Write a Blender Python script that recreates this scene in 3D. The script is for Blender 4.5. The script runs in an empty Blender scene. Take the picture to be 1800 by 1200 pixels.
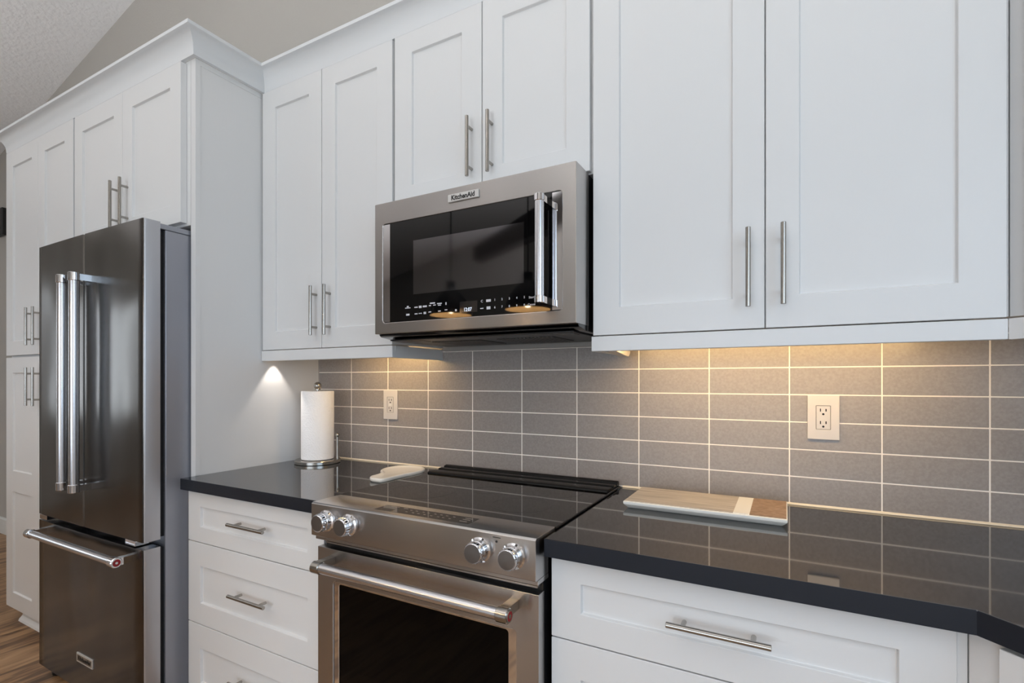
import bpy, bmesh, math, random
from mathutils import Vector, Matrix
random.seed(4)
sc = bpy.context.scene
COL = sc.collection

# ------------------------------------------------------------------ camera
F, V0, YAW = 885.79, 668.78, math.radians(28.488)
cam_d = bpy.data.cameras.new('camera'); cam = bpy.data.objects.new('camera', cam_d); COL.objects.link(cam)
cam_d.sensor_fit = 'HORIZONTAL'; cam_d.sensor_width = 36.0
cam_d.lens = F / 1800 * 36.0
cam_d.shift_x = 0.0
cam_d.shift_y = (V0 - 600) / 1800
cam_d.clip_start = 0.05
cam.location = (1.7390, -1.6772, 1.2723)
cam.rotation_euler = (math.pi / 2, 0, YAW)
sc.camera = cam

# ------------------------------------------------------------------ exposure
sc.view_settings.view_transform = 'Standard'
sc.view_settings.look = 'None'
sc.view_settings.gamma = 1.0
sc.view_settings.use_curve_mapping = False
sc.view_settings.exposure = -0.10

# ------------------------------------------------------------------ world (daylight outside the windows)
w = bpy.data.worlds.new('daylight'); sc.world = w; w.use_nodes = True
bg = w.node_tree.nodes['Background']
bg.inputs[0].default_value = (0.80, 0.90, 1.0, 1); bg.inputs[1].default_value = 1.6

def area(name, loc, rot, sx, sy, power, color=(1, 1, 1), spread=math.pi):
    l = bpy.data.lights.new(name, 'AREA'); l.shape = 'RECTANGLE'; l.size = sx; l.size_y = sy
    l.energy = power; l.color = color; l.spread = spread
    o = bpy.data.objects.new(name, l); COL.objects.link(o); o.location = loc; o.rotation_euler = rot
    return o
PI = math.pi
COOL = (0.86, 0.93, 1.0)
# daylight through the three windows, plus two added upward fill lamps
area('daylight_right_window', (2.83, -1.95, 1.72), (0, PI / 2, 0), 1.20, 1.60, 17, (0.60, 0.79, 1.0))
area('daylight_garden_doors', (1.20, -6.02, 1.10), (PI / 2, 0, 0), 2.90, 1.90, 64, (0.76, 0.87, 1.0))
area('added_ceiling_fill', (1.20, -5.80, 0.40), (math.radians(160), 0, 0), 2.90, 1.40, 195, (0.98, 0.97, 0.96), math.radians(110))  # added upward fill inside the doors to brighten the ceiling, not a real source
area('daylight_left_window', (-5.02, -2.72, 1.55), (0, -PI / 2, 0), 1.30, 0.36, 9, COOL)
area('added_left_fill', (-4.95, -2.72, 0.95), (0, math.radians(-148), 0), 0.50, 0.36, 26, (1.0, 0.98, 0.95), math.radians(95))  # added upward fill beside the left window, lifts the ceiling and pantry
# warm light bars under the wall cabinets
WARM = (1.0, 0.66, 0.29)
area('under_cabinet_glow_right', (1.68, -0.205, 1.383), (math.radians(35), 0, 0), 0.78, 0.02, 2.5, WARM)
area('under_cabinet_glow_left', (0.31, -0.180, 1.383), (math.radians(40), 0, 0), 0.36, 0.02, 0.95, WARM)

# ------------------------------------------------------------------ materials
def lin(c):
    return tuple(((x / 255) / 12.92 if x / 255 <= 0.04045 else ((x / 255 + 0.055) / 1.055) ** 2.4) for x in c)
def mat(name, rgb=None, rough=0.5, metal=0.0, l=None, **kw):
    m = bpy.data.materials.new(name); m.use_nodes = True
    b = m.node_tree.nodes['Principled BSDF']
    c = l if l else lin(rgb)
    b.inputs['Base Color'].default_value = (*c, 1)
    b.inputs['Roughness'].default_value = rough
    b.inputs['Metallic'].default_value = metal
    for k, v in kw.items(): b.inputs[k.replace('_', ' ')].default_value = v
    return m
def N(m, t, **kw):
    n = m.node_tree.nodes.new(t)
    for k, v in kw.items(): setattr(n, k, v)
    return n
def L(m, a, b): m.node_tree.links.new(a, b)
def P(m): return m.node_tree.nodes['Principled BSDF']
def bump(m, scale=(1, 1, 1), nscale=10, detail=3, strength=0.2, dist=0.002, coord='Object', rough=0.5):
    tc = N(m, 'ShaderNodeTexCoord'); mp = N(m, 'ShaderNodeMapping'); nz = N(m, 'ShaderNodeTexNoise'); bp = N(m, 'ShaderNodeBump')
    mp.inputs['Scale'].default_value = scale
    nz.inputs['Scale'].default_value = nscale; nz.inputs['Detail'].default_value = detail; nz.inputs['Roughness'].default_value = rough
    bp.inputs['Strength'].default_value = strength; bp.inputs['Distance'].default_value = dist
    L(m, tc.outputs[coord], mp.inputs[0]); L(m, mp.outputs[0], nz.inputs[0]); L(m, nz.outputs[0], bp.inputs['Height'])
    prev = P(m).inputs['Normal']
    if prev.is_linked: L(m, prev.links[0].from_socket, bp.inputs['Normal'])
    L(m, bp.outputs[0], P(m).inputs['Normal'])
    return nz
def colour_noise(m, c1, c2, scale=(1, 1, 1), nscale=10, detail=4, lo=0.35, hi=0.65):
    tc = N(m, 'ShaderNodeTexCoord'); mp = N(m, 'ShaderNodeMapping'); nz = N(m, 'ShaderNodeTexNoise'); cr = N(m, 'ShaderNodeValToRGB')
    mp.inputs['Scale'].default_value = scale; nz.inputs['Scale'].default_value = nscale; nz.inputs['Detail'].default_value = detail
    cr.color_ramp.elements[0].position = lo; cr.color_ramp.elements[1].position = hi
    cr.color_ramp.elements[0].color = (*lin(c1), 1); cr.color_ramp.elements[1].color = (*lin(c2), 1)
    L(m, tc.outputs['Object'], mp.inputs[0]); L(m, mp.outputs[0], nz.inputs[0]); L(m, nz.outputs[0], cr.inputs[0])
    L(m, cr.outputs[0], P(m).inputs['Base Color'])
    return cr

M = {}
M['paint'] = mat('white_cabinet_paint', (222, 222, 222), 0.38)
bump(M['paint'], (60, 60, 2.2), 3, 3, 0.10, 0.001)
M['crown'] = mat('white_crown_paint', (220, 222, 224), 0.45)
M['wall'] = mat('taupe_wall_paint', (184, 180, 174), 0.9); bump(M['wall'], (1, 1, 1), 110, 3, 0.5, 0.003)
M['ceil'] = mat('grey_white_ceiling', (246, 246, 248), 0.95); bump(M['ceil'], (1, 1, 1), 38, 4, 0.8, 0.008)
M['base'] = mat('white_baseboard', (225, 225, 222), 0.5)
M['counter'] = mat('dark_quartz', (44, 44, 48), 0.045, IOR=2.25)
colour_noise(M['counter'], (15, 16, 19), (25, 26, 30), (1, 1, 1), 420, 4)
M['counter_edge'] = mat('honed_quartz_edge', (34, 37, 44), 0.35, IOR=1.3)
M['tile'] = mat('taupe_satin_tile', (150, 140, 134), 0.30, IOR=1.5)
colour_noise(M['tile'], (143, 135, 131), (153, 146, 142), (1, 1, 1), 160, 5); bump(M['tile'], (1, 1, 1), 300, 2, 0.05, 0.0006)
M['grout'] = mat('cream_grout', (248, 240, 232), 0.7)
M['caulk'] = mat('cream_caulk', (238, 226, 205), 0.5)

def steel(name, rgb, rough, sc_=(1, 1, 160), strength=0.03, aniso=0.65, rot=0.25, wav=0.0):
    m = mat(name, rgb, rough, 1.0)
    P(m).inputs['Anisotropic'].default_value = aniso
    P(m).inputs['Anisotropic Rotation'].default_value = rot
    t = N(m, 'ShaderNodeTangent'); t.direction_type = 'RADIAL'; t.axis = 'Z'; L(m, t.outputs[0], P(m).inputs['Tangent'])
    if wav: bump(m, (1, 1, 0.45 if wav > 0.01 else 1), 3.2, 1, 1.0, wav)
    bump(m, sc_, 6, 3, strength, 0.0006)
    return m
M['steel'] = steel('brushed_stainless', (186, 183, 181), 0.25, aniso=0.93, wav=0.003)
M['steel_dark'] = steel('smudged_dark_stainless', (104, 102, 100), 0.22, (120, 120, 1), 0.02, 0.45, 0.0, wav=0.022)
M['steel_side'] = mat('grey_painted_steel', (160, 162, 170), 0.42, 0.6)
M['steel_edge'] = mat('painted_lit_steel_edge', (190, 190, 194), 0.38, 0.85)  # same steel as the fridge door fronts, painted lighter to imitate light on the sides
M['nickel'] = mat('satin_nickel', (172, 168, 162), 0.22, 1.0)
M['bar'] = mat('satin_bar_metal', (214, 214, 218), 0.27, 1.0)
M['chrome'] = mat('polished_chrome', (225, 225, 228), 0.06, 1.0)
M['knobface'] = steel('spun_knob_face', (150, 148, 146), 0.22, (1, 1, 1), 0.0, 0.85, 0.0)
M['black_glass'] = mat('black_glass', (6, 6, 7), 0.03, IOR=1.5)
M['oven_glass'] = mat('dark_oven_glass', (5, 5, 5), 0.04, IOR=1.22)
M['screen'] = mat('microwave_window_screen', (124, 124, 128), 0.06, 1.0)
M['cooktop'] = mat('black_ceramic_glass', (10, 10, 11), 0.03, IOR=1.42)
M['black'] = mat('black_plastic', (14, 14, 15), 0.35)
M['black_gloss'] = mat('gloss_black_enamel', (8, 8, 9), 0.12)
M['dark'] = mat('dark_gap', (22, 22, 24), 0.8)
M['mesh'] = mat('grey_filter_mesh', (90, 88, 86), 0.4, 0.8)
M['label'] = mat('silver_badge', (215, 213, 210), 0.3, 0.5)
M['ink'] = mat('black_ink', (10, 10, 10), 0.5)
M['red'] = mat('red_medallion', (140, 18, 26), 0.25)
M['white_mark'] = mat('pale_markings', (200, 200, 205), 0.6)
M['paper'] = mat('paper_towel', (246, 245, 246), 0.95); bump(M['paper'], (1, 1, 1), 150, 2, 0.9, 0.003)
M['plate'] = mat('white_plastic_plate', (206, 201, 198), 0.35)
M['ceramic'] = mat('off_white_ceramic', (236, 230, 220), 0.25)
M['boardwood'] = mat('whitewashed_wood', (185, 172, 158), 0.6)
colour_noise(M['boardwood'], (152, 144, 136), (194, 186, 177), (2, 26, 26), 4, 5, 0.3, 0.7)
M['boardbrown'] = mat('tan_wood_end', (170, 138, 110), 0.6)
colour_noise(M['boardbrown'], (128, 103, 84), (166, 141, 120), (14, 26, 26), 5, 5, 0.3, 0.7)
M['boardedge'] = mat('white_glazed_edge', (232, 230, 224), 0.35)
M['pendant'] = mat('matte_black_enamel', (12, 12, 13), 0.4)
M['beam'] = mat('dark_stained_beam', (38, 30, 25), 0.7)
M['glassp'] = mat('window_glass', (255, 255, 255), 0.0, Transmission_Weight=1.0, IOR=1.02)
M['hedge'] = mat('hedge_green', (60, 92, 45), 0.9)
M['lawn'] = mat('lawn_green', (88, 110, 60), 0.95)
def emit(name, c, s):
    m = mat(name, l=(0, 0, 0)); P(m).inputs['Emission Color'].default_value = (*c, 1); P(m).inputs['Emission Strength'].default_value = s
    return m
M['led'] = emit('blue_white_display', (0.75, 0.85, 1.0), 1.2)
M['warm_lens'] = emit('warm_light_lens', (1.0, 0.72, 0.42), 2.0)
M['bulb'] = emit('warm_bulb', (1.0, 0.72, 0.42), 12.0)
M['pendant_in'] = mat('pendant_inner_cream', (245, 222, 185), 0.6)

# wood plank floor, planks run front to back (y)
m = M['floor'] = mat('hickory_planks', (130, 100, 72), 0.42)
tc = N(m, 'ShaderNodeTexCoord'); mp = N(m, 'ShaderNodeMapping'); br = N(m, 'ShaderNodeTexBrick')
mp.inputs['Rotation'].default_value = (0, 0, PI / 2)
br.inputs['Scale'].default_value = 1.0; br.inputs['Brick Width'].default_value = 1.3; br.inputs['Row Height'].default_value = 0.15
br.inputs['Mortar Size'].default_value = 0.0015; br.offset = 0.37
br.inputs['Color1'].default_value = (0.2, 0.2, 0.2, 1); br.inputs['Color2'].default_value = (0.9, 0.9, 0.9, 1); br.inputs['Mortar'].default_value = (0, 0, 0, 1)
L(m, tc.outputs['Object'], mp.inputs[0]); L(m, mp.outputs[0], br.inputs[0])
nz = N(m, 'ShaderNodeTexNoise'); mp2 = N(m, 'ShaderNodeMapping'); mp2.inputs['Scale'].default_value = (11, 1.3, 1)
nz.inputs['Scale'].default_value = 2.6; nz.inputs['Detail'].default_value = 7; nz.inputs['Distortion'].default_value = 0.9
L(m, tc.outputs['Object'], mp2.inputs[0]); L(m, mp2.outputs[0], nz.inputs[0])
mx = N(m, 'ShaderNodeMath', operation='MULTIPLY_ADD'); mx.inputs[1].default_value = 0.22
L(m, br.outputs['Color'], mx.inputs[0]); L(m, nz.outputs[0], mx.inputs[2])
cr = N(m, 'ShaderNodeValToRGB'); e = cr.color_ramp.elements
e[0].position = 0.30; e[0].color = (*lin((48, 34, 26)), 1); e[1].position = 0.95; e[1].color = (*lin((190, 155, 118)), 1)
x = e.new(0.50); x.color = (*lin((112, 84, 60)), 1); x = e.new(0.66); x.color = (*lin((158, 124, 90)), 1)
L(m, mx.outputs[0], cr.inputs[0]); L(m, cr.outputs[0], P(m).inputs['Base Color'])

# ------------------------------------------------------------------ mesh helpers (world coordinates in, parented objects out)
ORG = {}
def thing(name, label, cat, loc, group=None, kind=None):
    o = bpy.data.objects.new(name, None); COL.objects.link(o); o.location = loc; o.empty_display_size = 0.05
    o['label'] = label; o['category'] = cat
    if group: o['group'] = group
    if kind: o['kind'] = kind
    ORG[o] = Vector(loc)
    return o
def fin(name, bm, mats, parent=None, bevel=0.0, smooth=False, label=None, seg=2, cat=None, group=None, kind=None, angle=35, edge_mi=None):
    bmesh.ops.remove_doubles(bm, verts=bm.verts, dist=1e-6)
    bmesh.ops.recalc_face_normals(bm, faces=bm.faces)
    if bevel:
        es = [e for e in bm.edges if len(e.link_faces) == 2 and e.calc_face_angle(0) > math.radians(30)]
        bmesh.ops.bevel(bm, geom=es, offset=bevel, segments=seg, profile=0.5, affect='EDGES', clamp_overlap=True)
        smooth = True; angle = min(angle, 18)
    if edge_mi is not None:
        bm.normal_update()
        for f_ in bm.faces:
            if f_.normal.z < 0.4: f_.material_index = edge_mi
    xs = [v.co for v in bm.verts]
    o0 = Vector(((min(c.x for c in xs) + max(c.x for c in xs)) / 2, (min(c.y for c in xs) + max(c.y for c in xs)) / 2, min(c.z for c in xs)))
    for v in bm.verts: v.co -= o0
    me = bpy.data.meshes.new(name); bm.to_mesh(me); bm.free()
    for mm in (mats if isinstance(mats, (list, tuple)) else [mats]): me.materials.append(mm)
    if smooth:
        me.polygons.foreach_set('use_smooth', [True] * len(me.polygons)); me.set_sharp_from_angle(angle=math.radians(angle))
    o = bpy.data.objects.new(name, me); COL.objects.link(o)
    if parent is not None:
        o.parent = parent; o.location = o0 - ORG[parent]
    else: o.location = o0
    ORG[o] = o0
    if label: o['label'] = label
    if cat: o['category'] = cat
    if group: o['group'] = group
    if kind: o['kind'] = kind
    return o
def struct(name, bm, m, **kw): return fin(name, bm, m, kind='structure', **kw)
def B(): return bmesh.new()
def box(bm, x0, x1, y0, y1, z0, z1, mi=0):
    v = [bm.verts.new(p) for p in ((x0, y0, z0), (x1, y0, z0), (x1, y1, z0), (x0, y1, z0), (x0, y0, z1), (x1, y0, z1), (x1, y1, z1), (x0, y1, z1))]
    for f in ((0, 3, 2, 1), (4, 5, 6, 7), (0, 1, 5, 4), (1, 2, 6, 5), (2, 3, 7, 6), (3, 0, 4, 7)):
        bm.faces.new([v[i] for i in f]).material_index = mi
    return bm
def prism(bm, pts, z0, z1, mi=0):
    a = [bm.verts.new((p[0], p[1], z0)) for p in pts]; b = [bm.verts.new((p[0], p[1], z1)) for p in pts]
    n = len(pts)
    bm.faces.new(a[::-1]).material_index = mi; bm.faces.new(b).material_index = mi
    for i in range(n): bm.faces.new((a[i], a[(i + 1) % n], b[(i + 1) % n], b[i])).material_index = mi
    return bm
def prism_x(bm, pts, x0, x1, mi=0):       # pts are (y, z)
    a = [bm.verts.new((x0, p[0], p[1])) for p in pts]; b = [bm.verts.new((x1, p[0], p[1])) for p in pts]
    n = len(pts)
    bm.faces.new(a[::-1]).material_index = mi; bm.faces.new(b).material_index = mi
    for i in range(n): bm.faces.new((a[i], a[(i + 1) % n], b[(i + 1) % n], b[i])).material_index = mi
    return bm
def lathe(bm, prof, org, axis=(0, 0, 1), seg=32, mi=0):
    ax = Vector(axis).normalized(); u = ax.orthogonal().normalized(); v = ax.cross(u); org = Vector(org)
    rings = []
    for r, h in prof:
        if r < 1e-6: rings.append([bm.verts.new(org + ax * h)])
        else: rings.append([bm.verts.new(org + ax * h + (u * math.cos(2 * PI * i / seg) + v * math.sin(2 * PI * i / seg)) * r) for i in range(seg)])
    for a, b in zip(rings, rings[1:]):
        for i in range(seg):
            j = (i + 1) % seg
            if len(a) == 1 and len(b) == 1: continue
            if len(a) == 1: f = bm.faces.new((a[0], b[i], b[j]))
            elif len(b) == 1: f = bm.faces.new((a[i], b[0], a[j]))
            else: f = bm.faces.new((a[i], b[i], b[j], a[j]))
            f.material_index = mi
    return bm
def cyl(bm, p0, p1, r, seg=20, mi=0, ch=0.0):
    p0 = Vector(p0); p1 = Vector(p1); h = (p1 - p0).length
    pr = [(0, 0), (r - ch, 0)] + ([(r, ch), (r, h - ch)] if ch else [(r, h)]) + ([(r - ch, h)] if ch else []) + [(0, h)]
    return lathe(bm, pr, p0, p1 - p0, seg, mi)
def sphere(bm, c, r, seg=20, mi=0, sz=1.0):
    n = 10
    return lathe(bm, [(r * math.sin(PI * i / n), -r * sz * math.cos(PI * i / n)) for i in range(n + 1)], c, (0, 0, 1), seg, mi)
def rrect(x0, x1, z0, z1, r, n=5):
    """rounded rectangle, returns list of (x, z, corner index)"""
    out = []
    for ci, (cx, cz, a0) in enumerate(((x1 - r, z0 + r, -PI / 2), (x1 - r, z1 - r, 0), (x0 + r, z1 - r, PI / 2), (x0 + r, z0 + r, PI))):
        for i in range(n + 1):
            a = a0 + PI / 2 * i / n
            out.append((cx + r * math.cos(a), cz + r * math.sin(a), ci))
    return out
def ring_plate(bm, ox0, ox1, oz0, oz1, ix0, ix1, iz0, iz1, yf, yb, r=0.01, mi=0):
    """a plate with a rounded opening, front at yf (towards -y), back at yb"""
    inner = rrect(ix0, ix1, iz0, iz1, r)
    oc = [(ox1, oz0), (ox1, oz1), (ox0, oz1), (ox0, oz0)]
    for y in (yf, yb): pass
    L_ = {}
    for y in (yf, yb):
        L_[y] = ([bm.verts.new((p[0], y, p[1])) for p in inner], [bm.verts.new((c[0], y, c[1])) for c in oc])
    n = len(inner)
    for y in (yf, yb):
        iv, ov = L_[y]
        for i in range(n):
            j = (i + 1) % n; a, b = inner[i][2], inner[j][2]
            if a == b: bm.faces.new((iv[i], iv[j], ov[a])).material_index = mi
            else: bm.faces.new((iv[i], iv[j], ov[b], ov[a])).material_index = mi
    for i in range(n):
        j = (i + 1) % n
        bm.faces.new((L_[yf][0][i], L_[yf][0][j], L_[yb][0][j], L_[yb][0][i])).material_index = mi
    for i in range(4):
        j = (i + 1) % 4
        bm.faces.new((L_[yf][1][i], L_[yf][1][j], L_[yb][1][j], L_[yb][1][i])).material_index = mi
    return bm
def text_bm(txt, size, loc, mat4=None, align='CENTER', depth=0.0002, bold=0.0, sx=1.0):
    """text standing in the plane facing -y, as a bmesh in world coordinates"""
    c = bpy.data.curves.new('lettering', 'FONT'); c.body = txt; c.size = size; c.align_x = align; c.align_y = 'CENTER'
    c.extrude = depth; c.offset = bold; c.resolution_u = 3
    o = bpy.data.objects.new('lettering', c); COL.objects.link(o)
    dg = bpy.context.evaluated_depsgraph_get(); me = bpy.data.meshes.new_from_object(o.evaluated_get(dg))
    bpy.data.objects.remove(o); bpy.data.curves.remove(c)
    bm = bmesh.new(); bm.from_mesh(me); bpy.data.meshes.remove(me)
    T = Matrix.Translation(loc) @ (mat4 if mat4 else Matrix.Rotation(PI / 2, 4, 'X')) @ Matrix.Diagonal((sx, 1, 1, 1))
    bmesh.ops.transform(bm, matrix=T, verts=bm.verts)
    return bm
def join(bm, other):
    me = bpy.data.meshes.new('tmp'); other.to_mesh(me); other.free(); bm.from_mesh(me); bpy.data.meshes.remove(me)
    return bm

# door / drawer front: one mesh with recessed panels. works in a local frame (u along face, depth d into the cabinet) so it can also stand on a diagonal
def shaker(name, parent, u0, u1, z0, z1, face, panels, t=0.019, rec=0.009, label=None, frame=None, m=None):
    """frame(u, d, z)->world; d = 0 is the front face, positive goes back. panels: list of (u0,u1,z0,z1)"""
    fr = frame or (lambda u, d, z: (u, face + d, z))
    bm = B()
    us = sorted({u0, u1, *[p[0] for p in panels], *[p[1] for p in panels]})
    zs = sorted({z0, z1, *[p[2] for p in panels], *[p[3] for p in panels]})
    V = {}
    def v(u, d, z):
        k = (round(u, 5), round(d, 5), round(z, 5))
        if k not in V: V[k] = bm.verts.new(fr(*k))
        return V[k]
    for a, b in zip(us, us[1:]):
        for c, d in zip(zs, zs[1:]):
            inside = any(p[0] - 1e-6 <= a and b <= p[1] + 1e-6 and p[2] - 1e-6 <= c and d <= p[3] + 1e-6 for p in panels)
            if not inside: bm.faces.new((v(a, 0, c), v(b, 0, c), v(b, 0, d), v(a, 0, d)))
    s = 0.0025
    for p in panels:
        o = [(p[0], p[2]), (p[1], p[2]), (p[1], p[3]), (p[0], p[3])]
        i = [(p[0] + s, p[2] + s), (p[1] - s, p[2] + s), (p[1] - s, p[3] - s), (p[0] + s, p[3] - s)]
        # outer loop may be split by the grid lines: collect
        for k in range(4):
            a, b = o[k], o[(k + 1) % 4]; ia, ib = i[k], i[(k + 1) % 4]
            if abs(a[1] - b[1]) < 1e-9: pts = [(u, a[1]) for u in us if min(a[0], b[0]) - 1e-6 <= u <= max(a[0], b[0]) + 1e-6]
            else: pts = [(a[0], z) for z in zs if min(a[1], b[1]) - 1e-6 <= z <= max(a[1], b[1]) + 1e-6]
            pts.sort(key=lambda q: (q[0] - a[0]) ** 2 + (q[1] - a[1]) ** 2)
            bm.faces.new([v(q[0], 0, q[1]) for q in pts] + [v(ib[0], rec, ib[1]), v(ia[0], rec, ia[1])])
        bm.faces.new([v(q[0], rec, q[1]) for q in i])
    # sides and back
    back = [(u0, z0), (u1, z0), (u1, z1), (u0, z1)]
    for k in range(4):
        a, b = back[k], back[(k + 1) % 4]
        if abs(a[1] - b[1]) < 1e-9: pts = [(u, a[1]) for u in us]
        else: pts = [(a[0], z) for z in zs]
        pts.sort(key=lambda q: (q[0] - a[0]) ** 2 + (q[1] - a[1]) ** 2)
        bm.faces.new([v(q[0], 0, q[1]) for q in pts] + [v(b[0], t, b[1]), v(a[0], t, a[1])])
    bm.faces.new([v(q[0], t, q[1]) for q in back])
    return fin(name, bm, m or M['paint'], parent, label=label, bevel=0.0009, seg=1)

def bar_handle(parent, c, length, vertical, proj=0.030, r=0.006, post=0.064):
    """bar pull on a front facing -y; c = (x, yface, z) centre"""
    bm = B(); x, y, z = c; h = length / 2; yb = y - proj
    if vertical:
        cyl(bm, (x, yb, z - h), (x, yb, z + h), r, 20, ch=0.0008)
        for s in (-1, 1): cyl(bm, (x, y, z + s * post), (x, yb, z + s * post), 0.0048, 14)
    else:
        cyl(bm, (x - h, yb, z), (x + h, yb, z), r, 20, ch=0.0008)
        for s in (-1, 1): cyl(bm, (x + s * post, y, z), (x + s * post, yb, z), 0.0048, 14)
    return fin('handle', bm, M['nickel'], parent, smooth=True)

# ------------------------------------------------------------------ setting
XR, XL, YF = 2.80, -5.0, -6.0
WT = 0.12
RX, RZ0 = 1.9, 3.70 + 0.24 * (1.9 + 1.9)
def ceil_z(x): return 3.70 + 0.24 * (x + 1.9) if x < RX else RZ0 - 0.24 * (x - RX)
bm = B(); box(bm, XL - WT, XR + WT, YF - WT, 0.12, -0.10, 0.0); struct('floor', bm, M['floor'])
def gable(y0, y1, holes=()):
    bm = B()
    a = [(XL - WT, 0.0), (XR + WT, 0.0), (XR + WT, ceil_z(XR)), (RX, RZ0), (XL - WT, ceil_z(XL))]
    va = [bm.verts.new((p[0], y0, p[1])) for p in a]; vb = [bm.verts.new((p[0], y1, p[1])) for p in a]
    bm.faces.new(va); bm.faces.new(vb[::-1])
    for i in range(5): bm.faces.new((va[i], va[(i + 1) % 5], vb[(i + 1) % 5], vb[i]))
    return bm
struct('wall_back', gable(0.0, 0.12), M['wall'])
# front wall (behind the photographer) with a wide opening for garden doors
bm = B(); D0, D1, DZ = -0.40, 2.75, 2.45
box(bm, XL, D0, YF - WT, YF, 0, DZ); box(bm, D1, XR + WT, YF - WT, YF, 0, DZ)
prism_pts = [(XL, DZ), (XR + WT, DZ), (XR + WT, ceil_z(XR)), (RX, RZ0), (XL, ceil_z(XL))]
va = [bm.verts.new((p[0], YF - WT, p[1])) for p in prism_pts]; vb = [bm.verts.new((p[0], YF, p[1])) for p in prism_pts]
bm.faces.new(va); bm.faces.new(vb[::-1])
for i in range(5): bm.faces.new((va[i], va[(i + 1) % 5], vb[(i + 1) % 5], vb[i]))
struct('wall_front', bm, M['wall'])
# right wall with a kitchen window over the sink run
W0, W1, WZ0, WZ1 = -2.80, -1.10, 1.08, 2.34
bm = B(); box(bm, XR, XR + WT, YF, 0, 0, WZ0); box(bm, XR, XR + WT, YF, 0, WZ1, ceil_z(XR)); box(bm, XR, XR + WT, YF, W0, WZ0, WZ1); box(bm, XR, XR + WT, W1, 0, WZ0, WZ1)
struct('wall_right', bm, M['wall'])
# left wall with a window
U0, U1, UZ0, UZ1 = -2.95, -2.50, 0.85, 2.25
bm = B(); zt = ceil_z(XL)
box(bm, XL - WT, XL, YF, 0, 0, UZ0); box(bm, XL - WT, XL, YF, 0, UZ1, zt); box(bm, XL - WT, XL, YF, U0, UZ0, UZ1); box(bm, XL - WT, XL, U1, 0, UZ0, UZ1)
struct('wall_left', bm, M['wall'])
bm = B()
for xa, xb in ((XL - WT, RX), (RX, XR + WT)):
    za, zb = (ceil_z(xa), ceil_z(xb))
    vs = [bm.verts.new(p) for p in ((xa, YF - WT, za), (xb, YF - WT, zb), (xb, 0.12, zb), (xa, 0.12, za), (xa, YF - WT, za + 0.1), (xb, YF - WT, zb + 0.1), (xb, 0.12, zb + 0.1), (xa, 0.12, za + 0.1))]
    for f in ((0, 3, 2, 1), (4, 5, 6, 7), (0, 1, 5, 4), (1, 2, 6, 5), (2, 3, 7, 6), (3, 0, 4, 7)): bm.faces.new([vs[i] for i in f])
struct('ceiling', bm, M['ceil'])
bm = B(); prism_x(bm, [(0.0, 0.0), (-0.016, 0.0), (-0.016, 0.118), (-0.010, 0.128), (0.0, 0.130)], XL, -1.93); struct('baseboard_back', bm, M['base'])
# exposed ceiling beam (seen mirrored in the microwave door)
bm = B(); va = []
for y in (-4.3, -4.48):
    va.append([bm.verts.new(p) for p in ((-1.6, y, ceil_z(-1.6) - 1.04), (RX, y, ceil_z(RX) - 1.04), (RX, y, ceil_z(RX) - 0.24), (-1.6, y, ceil_z(-1.6) - 0.88))])
bm.faces.new(va[0]); bm.faces.new(va[1][::-1])
for i in range(4): bm.faces.new((va[0][i], va[0][(i + 1) % 4], va[1][(i + 1) % 4], va[1][i]))
struct('trim_1', bm, M['beam'])
# windows: frame + panes
def window_y(name, x, y0, y1, z0, z1, nd):
    bm = B(); t = 0.05; xa, xb = x - 0.03, x + 0.03
    box(bm, xa, xb, y0, y1, z0, z0 + t); box(bm, xa, xb, y0, y1, z1 - t, z1); box(bm, xa, xb, y0, y0 + t, z0 + t, z1 - t); box(bm, xa, xb, y1 - t, y1, z0 + t, z1 - t)
    for k in range(1, nd):
        yc = y0 + (y1 - y0) * k / nd; box(bm, xa, xb, yc - 0.02, yc + 0.02, z0 + t, z1 - t)
    f = struct(name, bm, M['base'])
    bm = B(); box(bm, x - 0.003, x + 0.003, y0 + t, y1 - t, z0 + t, z1 - t); fin('pane', bm, M['glassp'], f)
    return f
window_y('window_1', XR + 0.085, W0, W1, WZ0, WZ1, 2)
window_y('window_2', XL - 0.085, U0, U1, UZ0, UZ1, 1)
bm = B(); t = 0.07; ya, yb = YF - 0.10, YF - 0.04
box(bm, D0, D1, ya, yb, 0, t); box(bm, D0, D1, ya, yb, DZ - t, DZ)
for xc in (D0 + t / 2, D0 + 1.17, D1 - 1.17, D1 - t / 2): box(bm, xc - t / 2, xc + t / 2, ya, yb, t, DZ - t)
f = struct('window_3', bm, M['base'])
bm = B(); box(bm, D0 + t, D1 - t, YF - 0.073, YF - 0.067, t, DZ - t); fin('pane', bm, M['glassp'], f)
# outside
bm = B(); box(bm, -30, 30, -30, 20, -0.4, -0.101); struct('ground', bm, M['lawn'])

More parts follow.
